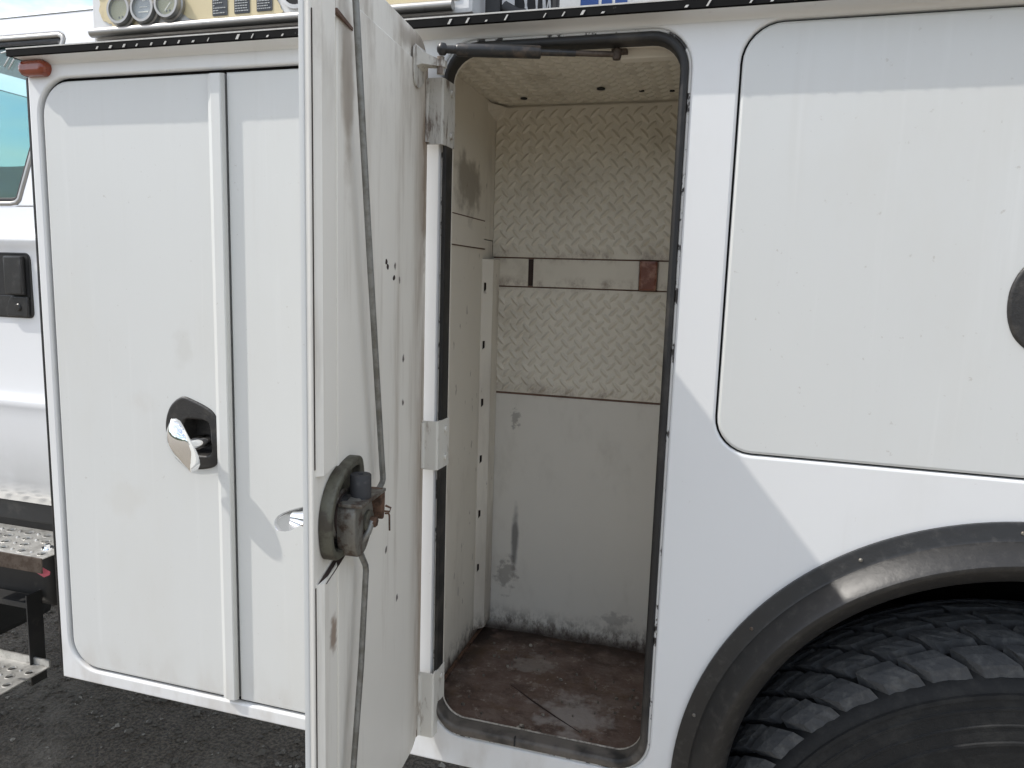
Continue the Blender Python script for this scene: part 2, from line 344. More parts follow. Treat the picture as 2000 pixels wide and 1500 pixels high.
def SIDE(y=0):   # local XY -> world XZ, local +Z towards the camera side
    return Matrix(((1, 0, 0, 0), (0, 0, -1, y), (0, 1, 0, 0), (0, 0, 0, 1)))
def XIN(x):      # local X -> +Y, local Y -> Z, local Z -> +X (sheets facing +x)
    return Matrix(((0, 0, 1, x), (1, 0, 0, 0), (0, 1, 0, 0), (0, 0, 0, 1)))
def ZUP(z):
    return Matrix(((1, 0, 0, 0), (0, 1, 0, 0), (0, 0, 1, z), (0, 0, 0, 1)))
def ZDN(z):
    return Matrix(((1, 0, 0, 0), (0, -1, 0, 0), (0, 0, -1, z), (0, 0, 0, 1)))

# ------------------------------------------------------------------ ground, hills
gb = MB(); n = 40
gb.add([(-900, -900, 0), (900, -900, 0), (900, 900, 0), (-900, 900, 0)], [(0, 1, 2, 3)])
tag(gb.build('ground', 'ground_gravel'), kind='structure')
hb = MB(); seg = 220
for k in range(seg):
    a = 2*math.pi*k/seg
    h = 29 + 5*math.sin(3*a+1) + 5*math.sin(7*a+.4) + 3*math.sin(17*a) + random.uniform(-1.6, 1.6)
    c, s_ = math.cos(a), math.sin(a)
    hb.v += [Vector((c*190, s_*190, -1)), Vector((c*215, s_*215, h*.55+random.uniform(-1, 1))), Vector((c*245, s_*245, h)), Vector((c*300, s_*300, h*.7)), Vector((c*360, s_*360, -1))]
for k in range(seg):
    for i in range(4): hb.f.append([k*5+i, k*5+i+1, ((k+1) % seg)*5+i+1, ((k+1) % seg)*5+i]); hb.sm.append(False)
tag(hb.build('hills', 'hill_green'), kind='structure')
# loose stones lying on the gravel near the truck
sb = MB()
for i in range(9500):
    x = random.uniform(-3.4, .5); y = random.uniform(-.2, 2.4); r = random.choice((.003, .0035, .004, .005, .006, .008, .011))*random.uniform(.7, 1.3)
    if random.random() < .015: r *= 2.2
    m = Matrix.Rotation(random.uniform(0, 6), 3, 'Z')
    pts = []
    for q in ((1, 0, 0), (0, 1, 0), (-1, 0, 0), (0, -1, 0), (.1, .1, .8), (0, 0, -.5), (.7, .65, .25), (-.6, .7, .3), (-.7, -.6, .2), (.65, -.7, .3)):
        pts.append(m @ Vector((q[0]*r*random.uniform(.75, 1.3), q[1]*r*random.uniform(.6, 1.1), q[2]*r*random.uniform(.6, 1.1))) + Vector((x, y, r*.25)))
    sb.add(pts, [(0, 6, 4), (6, 1, 4), (1, 7, 4), (7, 2, 4), (2, 8, 4), (8, 3, 4), (3, 9, 4), (9, 0, 4), (0, 5, 6), (6, 5, 1), (1, 5, 7), (7, 5, 2), (2, 5, 8), (8, 5, 3), (3, 5, 9), (9, 5, 0)])
tag(sb.build('loose_gravel', 'stone'), 'small grey stones scattered over the shade-darkened dirt under the truck', 'gravel', kind='stuff')

# ------------------------------------------------------------------ the truck
T = empty('service_truck')
tag(T, 'white service truck with one tall compartment door swung open', 'truck')
ACX, ACZ, AR = .483, .727, .505
BL, BB, BT, BRX = -1.366, .662, 1.968, 1.75
O1 = (-1.343, .691, -.585, 1.934); O2 = (-.482, .721, -.077, 1.956); O3 = (-.007, 1.306, 1.02, 1.957)
arch = []
a0 = math.asin((BB-ACZ)/AR)
for k in range(41):
    a = math.pi - a0 - (math.pi-2*a0)*k/40
    arch.append((ACX+AR*math.cos(a), ACZ+AR*math.sin(a)))
outer = [(BL, BT), (BL, BB)] + arch + [(BRX, BB), (BRX, BT)]
MB().plate([outer, rrect(*O1, .07), rrect(*O2, .062), rrect(*O3, .058)], .012, .004).build('side_panel', 'white_paint', T, matrix=SIDE(0))
# front end of the body, edge trim, underside, back
b = MB(); b.box((BL, .013, BB), (BL+.01, 1.15, BT)); b.box((BL+.011, .013, BB+.002), (-.03, .56, BB+.010)); b.box((BL+.011, 1.12, BB), (BRX, 1.15, BT)); b.box((BRX-.01, .013, BB), (BRX, 1.119, BT)); b.build('body_shell', 'white_paint', T)
MB().box((BL-.006, .001, BB+.02), (BL-.0005, .02, BT-.03), .002).build('edge_trim', 'rubber', T)
# deck plate with its overhanging edge
deck = MB().box((BL-.010, -.034, BT+.0005), (BRX, 1.15, BT+.012)).build('deck_plate', 'rail_black', T)
cv = MB(); cp = [(-.0006, BT-.0095), (-.003, BT-.0055), (-.009, BT-.0028), (-.018, BT-.0016), (-.0315, BT-.0012)]
for x in (BL+.004, BRX):
    for y, z in cp: cv.v.append(Vector((x, y, z)))
for i in range(4): cv.f.append([i, i+1, 5+i+1, 5+i]); cv.sm.append(True)
cv.build('cove_flange', 'white_paint', T, angle=80)
MB().box((BL-.010, -.0345, BT+.0125), (BRX, -.010, BT+.0148)).build('lit_edge', 'lit_edge', deck)  # pale strip standing in for the deck's sunlit top edge
x = BL+.21; q = 0
while x < BRX-.1:
    k = MB(); w = .0019*random.uniform(.3, 1.3); hgt = random.uniform(.25, .95)
    if random.random() < .85:
        k.add([(x-w-.001, -.0352, BT+.0015), (x+w-.001, -.0352, BT+.0015), (x+w+.004*hgt, -.0352, BT+.0015+.009*hgt), (x-w+.004*hgt, -.0352, BT+.0015+.009*hgt),
               (x-w-.001, -.0338, BT+.0015), (x+w-.001, -.0338, BT+.0015), (x+w+.004*hgt, -.0338, BT+.0015+.009*hgt), (x-w+.004*hgt, -.0338, BT+.0015+.009*hgt)],
              [(0, 1, 2, 3), (4, 7, 6, 5), (0, 4, 5, 1), (1, 5, 6, 2), (2, 6, 7, 3), (3, 7, 4, 0)])
        k.build('lit_slot_sliver', 'lit_edge', deck)  # pale sliver painted as lit deck showing through an edge slot
    x += .0305*random.choice((1, 1, 1, 1, 2))+random.uniform(-.002, .002); q += 1
# marker light
b = MB(); prof = rrect(-.034, -.015, .034, .015, .0145, 6)
b.plate([prof], .026, .010, 4); b.build('marker_light', 'amber', T, matrix=Matrix.Translation((-1.337, -.020, 1.951)) @ SIDE(0))

# closed front doors
def handle_outline(s=1.0):
    pts = [(470, 235), (640, 265), (900, 365), (1010, 470), (1065, 650), (1065, 850), (1040, 1030), (960, 1170), (700, 1235), (500, 1220), (300, 1080), (210, 900), (185, 700), (210, 520), (300, 350)]
    return smooth_loop([((x-630)/6890*s, -(y-740)/6890*s) for x, y in pts], 4)
def add_handle(parent, mtx, blade_roll=-20, out=.057, tilt=0):
    """recessed paddle latch; mtx: local XY on the door face, +Z outwards"""
    o1 = handle_outline(); 
    inner = smooth_loop([(x*.62+.010, y*.62-.006) for x, y in [(-.045, .05), (.0, .058), (.045, .05), (.052, 0), (.05, -.05), (0, -.058), (-.045, -.05), (-.052, 0)]], 4)
    MB().plate([o1, inner], .008, .004, z=.004).build('recess_rim', 'recess_black', parent, matrix=mtx)
    p = MB(); n = len(inner); vs = [(x, y, 0) for x, y in inner] + [(x*.92+.001, y*.92, -.034) for x, y in inner]
    p.add(vs, [(i, (i+1) % n, n+(i+1) % n, n+i) for i in range(n)] + [tuple(range(n, 2*n))], [True]*n+[False]); p.build('recess_cup', 'recess_black', parent, matrix=mtx)
    # pivot shaft and paddle
    sx, sy = .024, -.012
    MB().tube([(sx+.004, sy, -.03), (sx+.003, sy, -.012), (sx+.001, sy, 0), (sx-.001, sy, out*.45), (sx-.003, sy, out*.8), (sx-.004, sy, out)], [.009, .0125, .0140, .0130, .0085, .0070], 16).build('paddle_shaft', 'chrome', parent, matrix=mtx)
    bl = MB(); a = rad(blade_roll); rows = 14; cols = 10
    vs = []
    for i in range(rows+1):
        t = i/rows*2-1; w = (.0165 if tilt else .0255)*(max(0, 1-abs(t)**2.0))**.62+.0008
        for j in range(cols+1):
            u = j/cols*2-1; x0, y0 = u*w, t*.054
            zz = out + .008 - .011*t*t - .012*u*u*(1-.4*t) + .004*math.sin(2.6*t+.5) - x0*math.sin(rad(tilt)); x0 *= math.cos(rad(tilt))
            vs.append((sx-.010+x0*math.cos(a)-y0*math.sin(a)*-1, sy+x0*math.sin(a)*-1+y0*math.cos(a), zz))
    m = len(vs); vs += [(x, y, z-.0035) for x, y, z in vs]; W = cols+1; fs = []
    for i in range(rows):
        for j in range(cols):
            fs.append((i*W+j, i*W+j+1, (i+1)*W+j+1, (i+1)*W+j)); fs.append((m+i*W+j, m+(i+1)*W+j, m+(i+1)*W+j+1, m+i*W+j+1))
    for i in range(rows): fs += [(i*W, (i+1)*W, m+(i+1)*W, m+i*W), (i*W+cols, m+i*W+cols, m+(i+1)*W+cols, (i+1)*W+cols)]
    for j in range(cols): fs += [(j, m+j, m+j+1, j+1), (rows*W+j, rows*W+j+1, m+rows*W+j+1, m+rows*W+j)]
    bl.add(vs, fs, True); bl.build('paddle', 'worn_chrome' if tilt else 'chrome', parent, matrix=mtx, angle=60)
RY = .004
HX, HZ = -1.001, 1.247
def hole_at(x, z): return [(x+p[0]*.93, z+p[1]*.93) for p in handle_outline()]
d1 = MB().plate([rrect(-1.337, .696, -.915, 1.928, .064)[0:0] or [(-.915, 1.928)] + rrect(-1.337, .696, -.915, 1.928, .064)[9:27] + [(-.915, .696)], hole_at(HX, HZ)], .022, .005).build('compartment_door', 'white_panel', T, matrix=SIDE(RY))
add_handle(d1, Matrix.Translation((HX, RY, HZ)) @ SIDE(0))
# overlapping edge strip of that door
es = MB(); pr = [(-.9385, .0035), (-.9385, -.0055), (-.9285, -.0100), (-.9105, -.0100), (-.9085, -.0085), (-.9085, .0035)]
for z in (.698, 1.926):
    for x, y in pr: es.v.append(Vector((x, y, z + (.004 if z < 1 else -.003)*(1 if y < 0 else 0))))
es.f = [[q, (q+1) % 6, 6+(q+1) % 6, 6+q] for q in range(6)] + [list(range(6)), list(range(6, 12))]; es.sm = [False]*8
es.build('edge_strip', 'white_panel', d1)
d2 = MB().plate([rrect(-.9066, .696, -.592, 1.928, .05)[0:9] + [(-.9066, 1.928), (-.9066, .696)] + rrect(-.9066, .696, -.592, 1.928, .05)[27:]], .022, .005).build('compartment_door', 'white_panel', T, matrix=SIDE(RY))
# horizontal rear compartment door
H3X, H3Z = .4415, 1.555
d3 = MB().plate([rrect(-.0040, 1.3090, 1.0170, 1.9540, .0555), hole_at(H3X, H3Z)], .022, .005).build('rear_compartment_door', 'white_panel', T, matrix=SIDE(.001))
add_handle(d3, Matrix.Translation((H3X, .001, H3Z)) @ SIDE(0), 0, .012)
for nm, O, r in (('door_seal', O1, .07), ('door_seal', O3, .058)):
    MB().plate([rrect(O[0]-.012, O[1]-.012, O[2]+.012, O[3]+.012, r+.01), rrect(O[0]+.03, O[1]+.03, O[2]-.03, O[3]-.03, r-.03)], .01).build(nm, 'rubber', T, matrix=SIDE(.0275))
MB().box((-.918, .0275, .70), (-.899, .033, 1.925)).build('door_seal', 'rubber', T)

# ------------------------------------------------------------------ the open compartment
IX0, IX1, IY, IZ0, IZ1 = -.528, -.045, .44, .722, 1.949
MB().plate([rrect(*O2, .062), rrect(O2[0]+.0045, O2[1]+.0045, O2[2]-.0045, O2[3]-.0045, .0575)], .022, .0015).build('opening_lip', 'chipped_lip', T, matrix=SIDE(.003))
inn = rrect(O2[0]+.0115, O2[1]+.023, O2[2]-.017, O2[3]-.019, .046)
MB().plate([rrect(O2[0]+.0048, O2[1]+.0048, O2[2]-.0048, O2[3]-.0048, .0572), inn], .030, .006, 4).build('door_gasket', 'seal_dirty', T, matrix=SIDE(-.005))
MB().box((-.318, -.0068, .7305), (-.3155, .0, .7475)).build('gasket_joint', 'well_black', T)
comp = MB().plate([[(IX0-.02, IZ0-.03), (IX1+.02, IZ0-.03), (IX1+.02, IZ1+.015), (IX0-.02, IZ1+.015)], [(p[0]*1.0, p[1]) for p in inn]], .004).build('compartment_frame', 'wall_paint', T, matrix=SIDE(.026))
cw = MB().box((IX0-.004, .031, IZ0-.01), (IX0, IY+.01, 1.655)).build('left_wall', 'wall_paint', T)
MB().box((IX0-.004, .031, 1.657), (IX0+.0015, IY+.01, IZ1+.01), .001).build('upper_sheet', 'wall_paint', cw)
MB().box((IX0, .032, 1.636), (IX0+.0022, .372, 1.694)).build('patch_sheet', 'wall_paint', cw)
MB().box((IX0+.0005, .032, 1.694), (IX0+.0026, .373, 1.6962)).build('joint', 'joint_rust', cw)
MB().box((IX0+.0003, .032, 1.6335), (IX0+.0021, .38, 1.6358)).build('joint', 'joint_rust', cw)
# corner support strip with its square slots
slots = [1.552, 1.422, 1.290, 1.158, 1.027, .896]
pa, pb = Vector((-.5268, .366)), Vector((-.5085, .388)); pl = (pb-pa).length; pd = (pb-pa).normalized()
PM = Matrix(((pd.x, 0, pd.y, pa.x), (pd.y, 0, -pd.x, pa.y), (0, 1, 0, 0), (0, 0, 0, 1)))
st = MB().plate([[(0, .742), (pl, .742), (pl, 1.613), (0, 1.613)]] + [[(.006, z-.011), (.0125, z-.006), (.0125, z+.009), (.006, z+.009)] for z in slots], .002, .0005, 1).build('slotted_strip', 'wall_paint', T, matrix=PM)
MB().box((.001, .744, -.012), (pl-.001, 1.611, -.0105)).build('strip_backing', 'dark_gap', st, matrix=PM)
MB().box((pb.x-.0022, pb.y+.001, .742), (pb.x, IY-.004, 1.613)).build('strip_return', 'wall_paint', st)
MB().box((IX0+.0005, .031, IZ0), (IX0+.007, .437, IZ0+.006), .001).build('floor_weld', 'rusty_steel', T)
MB().box((IX1, .031, IZ0-.01), (IX1+.004, IY+.01, IZ1+.01)).build('right_wall', 'wall_paint', T)
fl = MB()
nx, ny = 22, 18
for j in range(ny+1):
    for i in range(nx+1):
        fl.v.append(Vector((IX0-.004+(IX1-IX0+.008)*i/nx, .031+(IY-.03)*j/ny, IZ0-.004+.004*math.sin(i*.7+j*.4)*math.cos(j*.9)*.5)))
for j in range(ny):
    for i in range(nx): fl.f.append([j*(nx+1)+i, j*(nx+1)+i+1, (j+1)*(nx+1)+i+1, (j+1)*(nx+1)+i]); fl.sm.append(True)
flo = fl.build('compartment_floor', 'floor_rust', T)
MB().box((IX0, .029, IZ0-.02), (IX1, .035, IZ0+.012), .002).build('sill', 'floor_rust', flo)
MB().tube([(-.385, .205, IZ0-.0025), (-.33, .165, IZ0-.0022), (-.27, .125, IZ0-.0025), (-.215, .09, IZ0-.002)], [.0008, .0016, .0014, .0006], 6).build('floor_scratch', 'dark_gap', flo)
fk = MB()
for i in range(46):
    x, y = random.uniform(IX0+.03, IX1-.04), random.uniform(.05, IY-.02); r = random.uniform(.0012, .0042)*(1.6 if random.random() < .12 else 1)
    pts = [(x+r*random.uniform(.5, 1.2)*math.cos(a), y+r*random.uniform(.4, 1)*math.sin(a), IZ0+.0004+random.uniform(0, .0012)) for a in (0, 1.1, 2.2, 3.2, 4.3, 5.3)]
    fk.add(pts + [(p[0], p[1], IZ0-.004) for p in pts], [(0, 1, 2, 3, 4, 5)]+[(q, (q+1) % 6, 6+(q+1) % 6, 6+q) for q in range(6)])
tag(fk.build('paint_flakes', 'stone', flo), kind='stuff')
ceil = MB().plate([[(IX0-.004, -.031), (IX1+.004, -.031), (IX1+.004, -IY-.01), (IX0-.004, -IY-.01)]], .003).build('compartment_ceiling', 'cream_paint', T, matrix=ZDN(IZ1+.003))
for hx, hy, hr in ((-.444, .368, .0075), (-.271, .316, .0085), (-.194, .345, .0052), (-.135, .354, .005)):
    MB().lathe([(0, 0), (hr, 0), (hr, .0022), (0, .0024)], (hx, hy, IZ1-.0008), 'z', 10, closed=False).build('hole_disc', 'well_black', ceil)  # black discs painted as the dark inside of ceiling holes
# ---- sheet metal on the back wall
bk = MB().box((IX0-.004, IY+.002, IZ0-.01), (IX1+.004, IY+.006, IZ1+.01)).build('back_wall', 'cream_paint', T)
MB().box((IX0+.002, IY-.0015, IZ0+.003), (IX1, IY+.0018, 1.3045), .001).build('lower_sheet', 'grey_sheet', bk)
lowp = MB().box((IX0+.002, IY-.004, 1.3095), (IX1, IY+.0018, 1.5525), .0012).build('tread_plate', 'cream_paint', T)
upp = MB().box((IX0+.002, IY-.004, 1.6205), (IX1, IY+.0018, IZ1-.001), .0012).build('tread_plate', 'cream_paint', T)
MB().box((IX0+.004, IY-.0008, 1.3038), (IX1-.002, IY+.0016, 1.3102)).build('joint', 'joint_rust', bk)
for xa, xb in ((IX0+.003, -.4405), (-.4285, -.1905), (-.1495, IX1)):
    MB().box((xa, IY-.0035, 1.5555), (xb, IY+.0018, 1.6175), .0012).build('band_sheet', 'cream_paint', bk)
MB().box((IX0+.004, IY-.0006, 1.5515), (IX1-.002, IY+.0017, 1.5565)).build('joint', 'joint_rust', bk)
MB().box((IX0+.004, IY-.0006, 1.6165), (IX1-.002, IY+.0017, 1.6215)).build('joint', 'joint_rust', bk)
MB().box((-.4405, IY-.0005, 1.5568), (-.4285, IY+.0016, 1.6162)).build('band_gap', 'dark_gap', bk)
MB().box((-.1885, IY-.017, 1.5540), (-.1505, IY+.0018, 1.6180), .005).build('lamp_housing', 'rust_patch', bk)
# raised lugs of the tread plates
lug = MB()
nl = 7; prof = []
for i in range(nl+1):
    t = i/nl*2-1; w = .0053*math.sqrt(max(0, 1-t*t))+.0004
    lug.v += [Vector((t*.0145, 0, -w)), Vector((t*.0145, -.0042*(1-t*t)**.6-.0001, 0)), Vector((t*.0145, 0, w))]
for i in range(nl):
    for j in range(2): lug.f.append([i*3+j, i*3+j+1, (i+1)*3+j+1, (i+1)*3+j]); lug.sm.append(True)
lug_me, _ = lug.mesh('lug', 'cream_paint', False)
P = .0305; rest = MB(); count = 0
for plate_, z0, z1 in ((lowp, 1.314, 1.5505), (upp, 1.624, IZ1-.004)):
    j = 0; z = z1-.014
    while z > z0+.008:
        xx = IX0+.012 + (P/2 if j % 2 else 0)
        while xx < IX1-.01:
            ang = rad(-45 if j % 2 == 0 else 48)
            if count < 300 and xx < -.09:
                link('lug', lug_me, plate_, (xx, IY-.0038, z), (0, ang, 0)); count += 1
            else:
                R3 = Matrix.Rotation(ang, 3, 'Y'); rest.add([R3 @ v + Vector((xx, IY-.0038, z)) for v in lug.v], lug.f, True)
            xx += P
        z -= P/2; j += 1
tag(rest.build('small_lugs', 'cream_paint', upp), kind='stuff')
cl = MB()
j = 0; yy = .05
while yy < IY-.01:
    xx = IX0+.012 + (P/2 if j % 2 else 0)
    while xx < IX1-.01:
        R3 = Matrix.Rotation(rad(45 if j % 2 else -45), 3, 'Z') @ Matrix.Rotation(rad(90), 3, 'X')
        if not (abs(xx+.271) < .02 and abs(yy-.316) < .02):
            cl.add([R3 @ Vector((v.x, v.y*.8, v.z)) + Vector((xx, yy, IZ1+.0032)) for v in lug.v], lug.f, True)
        xx += P
    yy += P/2; j += 1
tag(cl.build('small_lugs', 'cream_paint', ceil), kind='stuff')
# corner brackets
MB().add([(IX0+.001, IY-.002, IZ1-.03), (IX0+.03, IY-.006, IZ1-.002), (IX0+.001, IY-.07, IZ1-.002), (IX0+.001, IY-.06, IZ1-.02)], [(0, 1, 2), (0, 2, 3), (0, 3, 1), (1, 3, 2)]).build('corner_gusset', 'wall_paint', T)
MB().box((-.195, .05, IZ1-.022), (-.10, .075, IZ1+.003), .003).build('strut_rail', 'wall_paint', T)
# gas strut holding the door
S0, S1, S2, S3 = Vector((-.455, -.066, 1.9225)), Vector((-.434, -.06, 1.9220)), Vector((-.326, .03, 1.9385)), Vector((-.206, .10, 1.9490))
S3 = Vector((-.1955, .024, 1.9270))
dirv = (S3-S1).normalized(); S2 = S1+dirv*.132
gs = MB().tube([S1, S1+dirv*.002, S2-dirv*.002, S2], [.0085, .0100, .0100, .0088], 20).build('gas_strut', 'strut_black', T)
MB().tube([S2, S2+dirv*.055], .0052, 12).build('strut_rod', 'strut_black', gs)
MB().tube([S2+dirv*.055, S3], .0045, 12).build('rod_end', 'old_steel', gs)
MB().tube([S0, S1+dirv*.001], [.0058, .0062], 12).build('socket', 'strut_black', gs)
k = MB(); k.lathe([(0, -.009), (.005, -.0085), (.0082, -.004), (.0088, 0), (.0082, .004), (.005, .0085), (0, .009)], S0, 'z', 16, closed=False); k.build('ball_joint', 'strut_black', gs)
k = MB(); k.lathe([(0, -.009), (.006, -.008), (.008, 0), (.006, .008), (0, .009)], S3, 'z', 14, closed=False)
k.tube([S3, S3+Vector((0, .002, .012))], .0035, 8); k.box(S3+Vector((-.010, .004, .006)), S3+Vector((.014, .030, .012)), .001); k.build('mounting_bracket', 'old_steel', gs)

# ------------------------------------------------------------------ the open door
DH = Vector((-.5005, -.013, 0)); lean = rad(5)
du = Vector((math.sin(lean), -math.cos(lean), 0)); dnn = Vector((math.cos(lean), math.sin(lean), 0))
DM = Matrix(((-du.x, 0, dnn.x, DH.x), (-du.y, 0, dnn.y, DH.y), (0, 1, 0, 0), (0, 0, 0, 1)))   # local X=-s, Y=z, Z=n
def DR(s0, z0, s1, z1, r=0, n=8):
    return rrect(-s1, z0, -s0, z1, r, n) if r else [(-s1, z0), (-s0, z0), (-s0, z1), (-s1, z1)]
DLEN, DZ0, DZ1 = .4235, .714, 1.948
OD = MB().plate([DR(.0, DZ0, DLEN, DZ1, .05)], .006, .0015).build('open_compartment_door', 'door_inner', T, matrix=DM)
MB().plate([DR(-.001, DZ0-.001, DLEN+.001, DZ1+.001, .05)], .0065, .0015, z=-.0062).build('outer_skin', 'white_panel', OD, matrix=DM)
MB().plate([DR(.024, DZ0+.028, .360, DZ1-.045, .006, 3)], .0035, .002, z=.0033).build('inner_panel', 'door_inner', OD, matrix=DM)
def channel(z0, z1, s0=.3615, s1=.4165, h=.0075, m0=.0, m1=.0):
    w = .012; k = MB()
    vs = [(-s0, z0, 0), (-s0-w, z0, h), (-s1+w*.6, z0+m0, h), (-s1, z0+m0, 0), (-s0, z1, 0), (-s0-w, z1, h), (-s1+w*.6, z1-m1, h), (-s1, z1-m1, 0)]
    k.add(vs, [(0, 1, 5, 4), (1, 2, 6, 5), (2, 3, 7, 6), (0, 3, 2, 1), (4, 5, 6, 7)]); return k
channel(1.332, 1.925, m0=-.006, m1=.01).build('stiffener_channel', 'door_inner', OD, matrix=DM)
channel(DZ0+.012, 1.200, m1=.012).build('stiffener_channel', 'door_inner', OD, matrix=DM)
for z0, z1 in ((1.335, 1.86), (.735, .80), (.83, 1.185)):
    MB().box((-.4198, z0, .0003), (-.4182, z1, .0010)).build('flange_seam', 'dark_gap', OD, matrix=DM)
MB().add([(-.372, 1.876, .0042), (-.316, 1.872, .0042), (-.316, 1.868, .0042), (-.372, 1.871, .0042), (-.372, 1.876, .0095), (-.316, 1.872, .0048), (-.316, 1.868, .0048), (-.372, 1.871, .0095)],
         [(0, 1, 2, 3), (4, 7, 6, 5), (0, 4, 5, 1), (1, 5, 6, 2), (2, 6, 7, 3), (3, 7, 4, 0)]).build('cut_line', 'joint_rust', OD, matrix=DM)
for s_, z_ in ((.189, 1.583), (.195, 1.590), (.163, 1.567)):
    k = MB(); k.plate([smooth_loop([(-s_+random.uniform(-.001, .001)+.0038*math.cos(a), z_+.0042*math.sin(a)*random.uniform(.5, 1.2)) for a in (0, 1, 2, 3.2, 4.2, 5.2)], 3)], .001, z=.0040); k.build('rust_hole', 'dark_gap', OD, matrix=DM)
MB().add([(-.416, 1.188, .001), (-.362, 1.205, .001), (-.330, 1.207, .004), (-.330, 1.2015, .004), (-.362, 1.1985, .0085), (-.405, 1.186, .0085)], [(0, 1, 2, 3, 4, 5)]).build('channel_cut_shade', 'dark_gap', OD, matrix=DM)  # dark sliver painted as the shadow slit at the channel's cut end
for z0, z1 in ((1.79, 1.835), (1.85, 1.885), (1.235, 1.27), (1.285, 1.315), (.725, .77), (.785, .84)):
    MB().box((-.0185, z0, .0002), (-.0172, z1, .0009)).build('hinge_slot', 'joint_rust', OD, matrix=DM)
# exterior paddle latch on the outer face
OM = Matrix(((du.x, 0, -dnn.x, DH.x), (du.y, 0, -dnn.y, DH.y), (0, 1, 0, 0), (0, 0, 0, 1))) @ Matrix.Translation((.335, 1.262, .0130))
add_handle(OD, OM, 92, .050, 78)
# latch mechanism on the inner face
lo = smooth_loop([(-.318, 1.331), (-.345, 1.330), (-.378, 1.318), (-.400, 1.298), (-.411, 1.268), (-.408, 1.232), (-.396, 1.214), (-.365, 1.210), (-.330, 1.212), (-.308, 1.230), (-.303, 1.270), (-.307, 1.315)], 5)
li = smooth_loop([(-.321, 1.318), (-.350, 1.318), (-.378, 1.305), (-.394, 1.288), (-.402, 1.264), (-.400, 1.236), (-.388, 1.223), (-.362, 1.223), (-.338, 1.225), (-.322, 1.240), (-.317, 1.268), (-.319, 1.300)], 5)
MB().plate([lo, li], .0165, .003, z=.0175).build('latch_housing', 'latch_olive', OD, matrix=DM)
MB().plate([li], .003, .001, z=.0050).build('latch_back_plate', 'latch_olive', OD, matrix=DM)
MB().lathe([(0, 0), (.033, 0), (.033, .003), (.031, .0045), (0, .0045)], (-.358, 1.262, .0055), 'z', 28, closed=False).build('latch_boss', 'latch_steel', OD, matrix=DM)
MB().lathe([(0, 0), (.029, 0), (.029, .002), (0, .002)], (-.358, 1.262, .0101), 'z', 28, closed=False).build('boss_groove', 'dark_gap', OD, matrix=DM)
k = MB(); k.plate([smooth_loop([(-.380, 1.276), (-.366, 1.286), (-.344, 1.288), (-.328, 1.278), (-.320, 1.256), (-.326, 1.232), (-.346, 1.212), (-.368, 1.210), (-.380, 1.226), (-.383, 1.252)], 4)], .024, .003, z=.036); k.build('latch_cam', 'latch_steel', OD, matrix=DM)
k = MB(); k.lathe([(0, 0), (.015, 0), (.015, .003), (.011, .005), (0, .005)], (-.342, 1.250, .0363), 'z', 20, closed=False); k.build('cam_washer', 'latch_olive', OD, matrix=DM)
k = MB(); k.lathe([(0, 0), (.0075, 0), (.0075, .007), (.006, .008), (0, .008)], (-.342, 1.250, .0414), 'z', 6, closed=False); k.build('cam_bolt', 'rusty_steel', OD, matrix=DM)
k = MB(); k.box((-.384, 1.2795, .014), (-.300, 1.2845, .046), .0015); k.build('latch_arm', 'latch_steel', OD, matrix=DM)
k = MB(); k.plate([smooth_loop([(-.310, 1.284), (-.302, 1.284), (-.298, 1.278), (-.299, 1.255), (-.302, 1.243), (-.308, 1.243), (-.312, 1.256), (-.312, 1.275)], 3)], .026, .002, z=.044); k.build('clevis', 'rusty_steel', OD, matrix=DM)
def vcyl(x, z, y0, y1, r, name, mt):   # cylinder along local Y (door vertical)
    k = MB(); k.lathe([(0, y0), (r*.25, y0), (r, y0), (r, y0+.001), (r*1.0, y1-.0015), (r*.93, y1), (r*.28, y1), (r*.25, y1-.002), (0, y1-.002)], (x, 0, z), 'y', 24, closed=False); return k.build(name, mt, OD, matrix=DM)
vcyl(-.350, .030, 1.2847, 1.3150, .0138, 'rubber_bumper', 'bumper_rubber')
k = MB(); k.tube([(-.303, 1.249, .046), (-.296, 1.247, .048), (-.293, 1.243, .048), (-.2945, 1.222, .049)], .0013, 6); k.tube([(-.303, 1.252, .040), (-.297, 1.250, .050), (-.293, 1.254, .050), (-.297, 1.258, .044)], .0015, 6); k.build('cotter_pin', 'rusty_steel', OD, matrix=DM)
NR = .020
k = MB(); k.tube([(-.351, 1.944, NR), (-.322, 1.75, NR), (-.298, 1.595, NR), (-.2500, 1.305, NR), (-.2462, 1.285, NR), (-.2460, 1.280, NR), (-.248, 1.2755, NR), (-.262, 1.271, NR+.001), (-.300, 1.262, NR+.006)], .0042, 12); k.build('latch_rod', 'rod_steel', OD, matrix=DM)
k = MB(); k.tube([(-.345, 1.252, .044), (-.351, 1.238, .041), (-.355, 1.226, .034), (-.345, 1.210, .026), (-.314, 1.181, .020), (-.309, 1.174, .020), (-.3075, 1.166, .020), (-.324, 1.035, .020), (-.350, .898, .020), (-.374, .735, .020)], .0042, 12); k.build('latch_rod', 'rod_steel', OD, matrix=DM)
for z_, s_ in ((1.925, .348),):
    MB().box((-s_-.012, z_-.004, .0035), (-s_+.012, z_+.004, .027), .002).build('rod_guide', 'door_inner', OD, matrix=DM)
